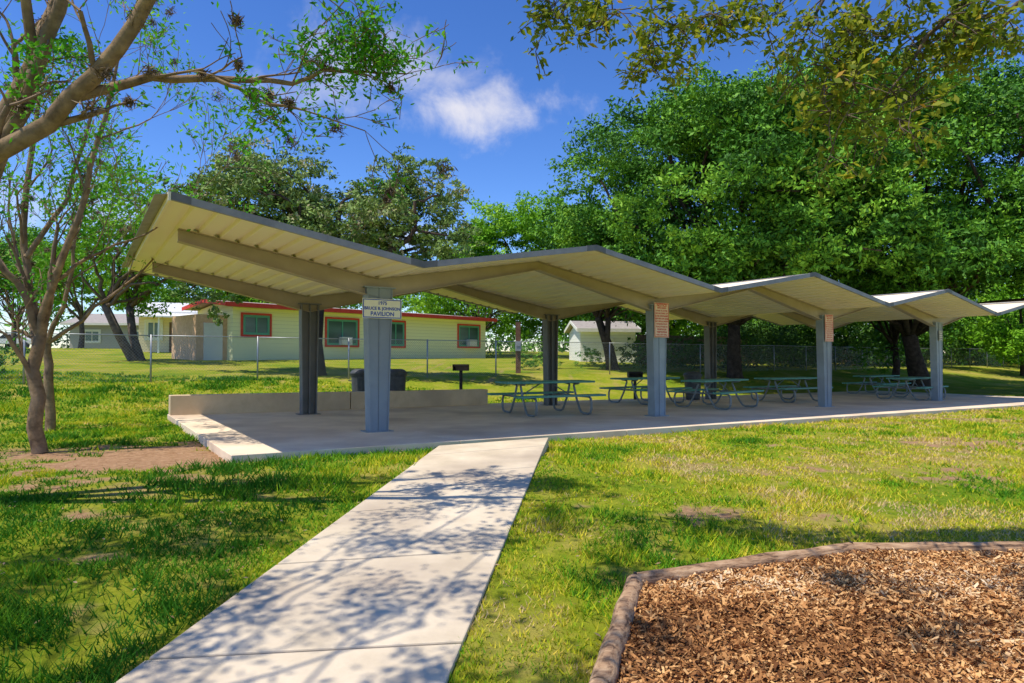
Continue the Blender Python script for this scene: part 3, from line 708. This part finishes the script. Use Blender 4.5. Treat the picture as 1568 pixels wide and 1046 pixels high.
vs2=[(x,y,z) for y in (-.85,.85) for x,z in pr]; n8=len(pr)
m.add(vs2,[tuple(range(n8)),tuple(range(2*n8-1,n8-1,-1))]+[(i,i+n8,(i+1)%n8+n8,(i+1)%n8) for i in range(n8)])
m.build('body',noisy('car_white_mat',(.6,.6,.6),(.7,.7,.7),2,.3),e,bevel=.06)
m=MB(); 
for s in (-.858,.858): m.add([(-1.1,s,.98),(-.65,s,1.36),(.75,s,1.38),(1.25,s,.98)],[(0,1,2,3)])
m.build('windows',M['black'],e)
m=MB()
for x in (-1.4,1.4):
    for s in (-.8,.8): m.tube([(x,s-.1,.33),(x,s+.1,.33)],.33,16)
m.build('wheels',M['black'],e)

# ------------------------------------------------------------------ near trees
def grow(mb,p,d,ln,r,depth,tips,spread=.55,up=.12,minr=.004,kids=(2,3)):
    pts=[p];rad=[r];n=4;q=p.copy();dd=d.copy()
    for i in range(n):
        dd=(dd+Vector((random.uniform(-1,1),random.uniform(-1,1),random.uniform(-1,1)))*.16+Vector((0,0,up*.3))).normalized()
        q=q+dd*ln/n; pts.append(q.copy()); rad.append(max(minr,r*(1-.38*(i+1)/n)))
    mb.tube(pts,rad,6 if r>.02 else 4,cap=False)
    if depth<=0: tips.append((q,dd)); tips.append((pts[2],dd)); return
    if depth<=1: tips.append((pts[3],dd))
    for k in range(random.randint(*kids)):
        nd=(dd+Vector((random.uniform(-1,1),random.uniform(-1,1),random.uniform(-.7,1)))*spread*1.4).normalized()
        st=pts[random.choice([2,3,4,4])]
        grow(mb,st,nd,ln*random.uniform(.6,.82),rad[-1]*random.uniform(.55,.8),depth-1,tips,spread,up,minr,kids)
def tipleaves(tips,per,sp,prob=1,drop=0):
    C=[];T=[]
    for q,d in tips:
        if random.random()>prob: continue
        tt=random.random()*.5; n=random.randint(max(1,per//2),per)
        o=rng.normal(size=(n,3))*sp; o[:,2]-=drop*abs(rng.normal(size=n)); C.append(np.array(q)+o); T.append(tt+rng.random(n)*.5)
    return np.concatenate(C),np.concatenate(T)
mossm=leafmat('ball_moss_mat',[(0,(.09,.06,.035)),(1,(.28,.20,.13))],0)
def moss(pts,name,parent,mat,sz=.07):
    C=[]
    for p in pts:
        n=90; s=sz*random.uniform(.4,1.2); C.append(np.array(p)+rng.normal(size=(n,3))*s*.5)
    C=np.concatenate(C); leaves(name,C,sz*1.1,rng.random(len(C)),mat,parent,aspect=.12)

def limbtree(name,base,limbs,depth,ln,leafs,leafsize,mat,bark,prob,mossn=0,up=.1,sp=.10,spread=.55,sprays=(),spray_r=.30,minr=.004,mossz=.07):
    e=empty(name,base); B=Vector(base); t=MB(); tips=[]; nodes=[]; allq=[]; stips=[]
    for pts,r0,r1 in limbs:
        P=[Vector(p)-B for p in pts]; n=len(P)
        Q=[];
        for i in range(n-1):
            for k in range(3): Q.append(P[i].lerp(P[i+1],k/3)+(Vector((random.uniform(-1,1),random.uniform(-1,1),random.uniform(-1,1)))*.035*(1 if (i+k)>0 else 0)))
        Q.append(P[-1]); R=[r0+(r1-r0)*i/(len(Q)-1) for i in range(len(Q))]
        t.tube(Q,R,10,cap=False); allq+=list(zip(Q,R))[2:]
        d=(P[-1]-P[-2]).normalized(); grow(t,Q[-1],d,ln,r1*.9,depth,tips,spread,up,minr)
        for i in range(3,len(Q)-1,2):
            if r0>.09 and i<5: continue
            nd=(d+Vector((random.uniform(-1,1),random.uniform(-1,1),random.uniform(-.3,1)))*.9).normalized()
            grow(t,Q[i],nd,ln*.8,R[i]*.45,depth-1,tips,spread,up,minr); nodes.append(Q[i])
    for (x0,x1,y0,y1,z0_,z1_,cnt) in sprays:
        for _ in range(cnt):
            c=Vector((random.uniform(x0,x1),random.uniform(y0,y1),random.uniform(z0_,z1_)))-B
            cand=sorted(allq,key=lambda q:(q[0]-c).length+ (0 if q[0].z>c.z-.15 else 1.0))[:4]; q,rq=random.choice(cand)
            pts_=curve_limb(t,q,c,min(rq*.5,.012),.004,.25,6,5)
            allq.append((pts_[3],.008)); allq.append((pts_[5],.006))
            for j in range(4):
                o=Vector((random.uniform(-1,1),random.uniform(-1,1),random.uniform(-.8,.6))).normalized()
                grow(t,pts_[random.choice([3,4,5,6])],o,spray_r*random.uniform(.5,1),.005,1,stips,.6,up,.0022,(2,3))
    t.build('trunk_and_branches',bark,e,smooth=True)
    C,T=tipleaves(tips,leafs,sp,prob)
    if stips:
        C2,T2=tipleaves(stips,leafs,sp,.85); C=np.concatenate([C,C2]); T=np.concatenate([T,T2])
    leaves('foliage',C,leafsize,T,mat,e)
    if mossn:
        pp=[n_+Vector((0,0,.03)) for n_ in nodes]+[random.choice(tips)[0] for _ in range(mossn)]
        moss(random.sample(pp,min(len(pp),mossn)),'ball_moss',e,mossm,mossz)
    return e
bz0=gzf(-6.69,9.3)
b0=(-6.69,9.3,bz0); f0=(-6.72,9.3,1.55)
limbtree('cedar_elm_tree',b0,[
 ([b0,(-6.75,9.3,.5),(-6.78,9.3,1.1),f0],.105,.08),
 ([f0,(-6.95,9.35,2.2),(-7.1,9.4,3.2),(-7.0,9.5,4.6)],.065,.035),
 ([f0,(-6.5,9.2,2.3),(-6.15,9.2,3.2),(-5.8,9.1,4.3),(-5.6,9.1,5.2)],.06,.025),
 ([f0,(-6.9,9.1,2.3),(-7.3,8.9,2.8),(-7.8,8.8,3.6)],.055,.028),
 ([(-6.5,9.2,2.3),(-6.2,9.5,2.7),(-5.7,9.7,3.0)],.03,.015),
 ([(-7.0,9.38,2.7),(-6.6,9.6,3.6),(-6.3,9.7,4.9)],.04,.022)],
 4,.95,8,.08,gE,M['barkl'],.65,40,sp=.10)
b1=(-8.6,12.2,gzf(-8.6,12.2))
limbtree('cedar_elm_tree',b1,[
 ([b1,(-8.65,12.2,.9),(-8.7,12.2,1.5)],.09,.07),
 ([(-8.7,12.2,1.5),(-8.3,12.2,2.6),(-8.1,12.1,3.6)],.05,.025),
 ([(-8.7,12.2,1.5),(-9.2,12.3,2.6),(-9.5,12.3,3.8)],.05,.025),
 ([(-8.7,12.2,1.5),(-7.9,12.4,2.2),(-7.3,12.6,2.8)],.04,.02)],
 4,.95,5,.07,gE,M['barkl'],.4,24,sp=.10)

tb=(-6.5,5.6,gzf(-6.5,5.6))
limbs=[([tb,(-6.4,5.6,1.0),(-6.1,5.6,1.9)],.26,.20),
 ([(-6.1,5.6,1.9),(-4.9,5.5,2.7),(-4.2,5.5,3.05),(-3.55,5.5,3.65),(-2.95,5.4,4.35),(-2.3,5.2,5.2)],.10,.045),
 ([(-6.1,5.6,1.9),(-4.75,5.9,2.9),(-4.35,5.9,3.9),(-4.0,5.8,4.7)],.09,.05),
 ([(-6.1,5.6,1.9),(-5.0,6.1,3.2),(-4.55,6.1,4.0),(-4.1,6.0,4.9),(-3.6,5.8,5.9)],.10,.05),
 ([(-3.75,5.5,3.45),(-3.2,5.7,3.72),(-2.6,5.9,3.80),(-2.1,6.1,3.86),(-1.6,6.2,4.0)],.045,.014),
 ([(-2.7,5.85,3.78),(-2.35,5.9,3.62),(-1.95,6.0,3.55)],.022,.010),
 ([(-4.35,5.9,3.9),(-4.3,5.7,4.6),(-4.7,5.3,5.5)],.05,.03)]
limbtree('elm_tree_overhanging',tb,limbs,3,.60,7,.064,gE,M['barkl'],.35,60,up=.05,sp=.05,spread=.6,
   sprays=[(-2.0,-1.0,5.8,6.4,3.75,4.45,14),(-1.6,-.95,6.0,6.4,3.95,4.3,7),(-2.7,-1.8,5.8,6.2,3.4,3.7,5),(-4.5,-3.4,5.6,6.2,3.2,4.2,6),(-1.9,-1.3,5.8,6.3,4.3,4.6,3)],spray_r=.26,mossz=.08)

def canopy(name,base,trunktop,targets,mat,hz=(5.6,7.2),r_tr=.24,lsz=.085,per=12,prob=.9,sp=.11):
    e=empty(name,base); B=Vector(base); t=MB(); tips=[]
    T0=Vector(trunktop)-B; t.tube([Vector((0,0,-.2)),T0*.5,T0],[r_tr*1.3,r_tr,r_tr*.8],12)
    hubs=[T0+Vector((random.uniform(-.5,.9),random.uniform(.6,2.2),random.uniform(.8,1.8))) for _ in range(4)]
    for h_ in hubs: curve_limb(t,T0,h_,.08,.045,.2,5,7)
    for (gx_,gy_,n,spr) in targets:
        h_=random.uniform(*hz); k=h_/3.2
        c=Vector((gx_-1.28*k,gy_-.79*k,h_-.25))-B
        hb=min(hubs,key=lambda q:(q-c).length)
        curve_limb(t,hb,c,.018,.008,.3,7,5)
        for i in range(n):
            o=Vector((random.uniform(-1,1)*spr,random.uniform(-1,1)*spr,random.uniform(-.3,.4)))
            grow(t,c,(o+Vector((0,0,.1))).normalized(),spr*.6,.006,2,tips,.7,.0,.0015)
    t.build('trunk_and_branches',M['barkl'],e,smooth=True)
    C,T=tipleaves(tips,per,sp,prob); leaves('foliage',C,lsz,T,mat,e)
canopy('shade_elm_tree',(-6.2,-1.6,-.3),(-5.4,-.8,3.2),[(-.2,6.7,3,.5),(-1.0,5.9,3,.45),(-.2,5.5,3,.45),(-1.0,4.9,4,.5),(-1.6,4.2,4,.5),(-.5,4.2,3,.45),(-1.1,3.6,4,.5),(-1.6,3.0,4,.5),(-.5,3.2,3,.4),(-2.8,4.9,9,.5),(-2.2,5.3,8,.45),(-3.3,4.3,5,.4),(-3.0,3.3,4,.5),(-3.0,5.9,3,.35)],gE,hz=(4.9,6.2),per=12,lsz=.078,prob=.8,sp=.12)
canopy('shade_oak_tree',(3.4,-3.4,-.3),(2.9,-2.6,3.4),[(1.3,5.6,7,.5),(.6,5.9,5,.45),(1.9,5.8,4,.4),(.55,4.5,3,.4),(2.2,4.2,3,.4),(3.4,4.2,4,.45),(3.4,3.4,4,.45),(.5,3.4,4,.35),(2.4,3.4,3,.4)],gF,hz=(4.8,5.8),per=11,lsz=.078,prob=.8)

ob=(7.4,1.0,-.3)
limbs=[([ob,(7.2,1.2,1.6),(6.6,1.6,3.6)],.30,.20),
 ([(6.6,1.6,3.6),(4.9,3.4,4.7),(3.4,4.3,4.7),(2.5,4.7,4.3),(2.2,4.8,3.7)],.09,.008),
 ([(4.0,4.0,4.75),(2.7,4.4,4.6),(1.8,4.6,4.3),(1.0,4.7,4.05),(.5,4.7,3.9)],.035,.006),
 ([(5.2,3.0,4.5),(4.0,4.3,4.3),(3.1,4.6,3.7),(2.75,4.7,3.2)],.04,.007),
 ([(5.2,3.0,4.5),(4.5,4.4,4.3),(3.8,4.8,3.9),(3.3,4.9,3.5)],.04,.008)]
limbtree('oak_tree_overhanging',ob,limbs,2,.30,6,.07,gF,M['bark'],.6,0,up=-.25,sp=.045,spread=.7,
   sprays=[(.17,.55,4.5,4.8,3.68,3.85,4),(.5,.82,4.5,4.8,3.55,3.75,3),(.95,1.28,4.5,4.8,3.25,3.65,6),(1.2,1.95,4.4,4.8,3.5,3.85,7),(1.82,2.56,4.4,4.9,3.0,3.7,11),(2.35,3.0,4.4,4.9,3.0,3.75,12),(2.8,3.7,4.4,4.9,3.4,3.85,15),(2.68,2.85,4.5,4.7,2.65,2.9,3),(2.22,2.38,4.5,4.7,2.5,2.7,2)],spray_r=.20)

n=1800; lx=rng.random(n)*12-6; ly=2.5+rng.random(n)*8; k=~inpoly(lx,ly,mulch_poly)&~inpoly(lx,ly,[(-2.1,1.2),(-.55,1.15),(.578,10.33),(-1.06,9.5)]); lx,ly=lx[k],ly[k]
lz=gz(lx,ly)+.03
leaves('leaf_litter',np.stack([lx,ly,lz],1),.035,rng.random(len(lx)),leafmat('litter_mat',[(0,(.2,.12,.06)),(1,(.42,.3,.16))],0),bias=np.array([0,0,2.5]))
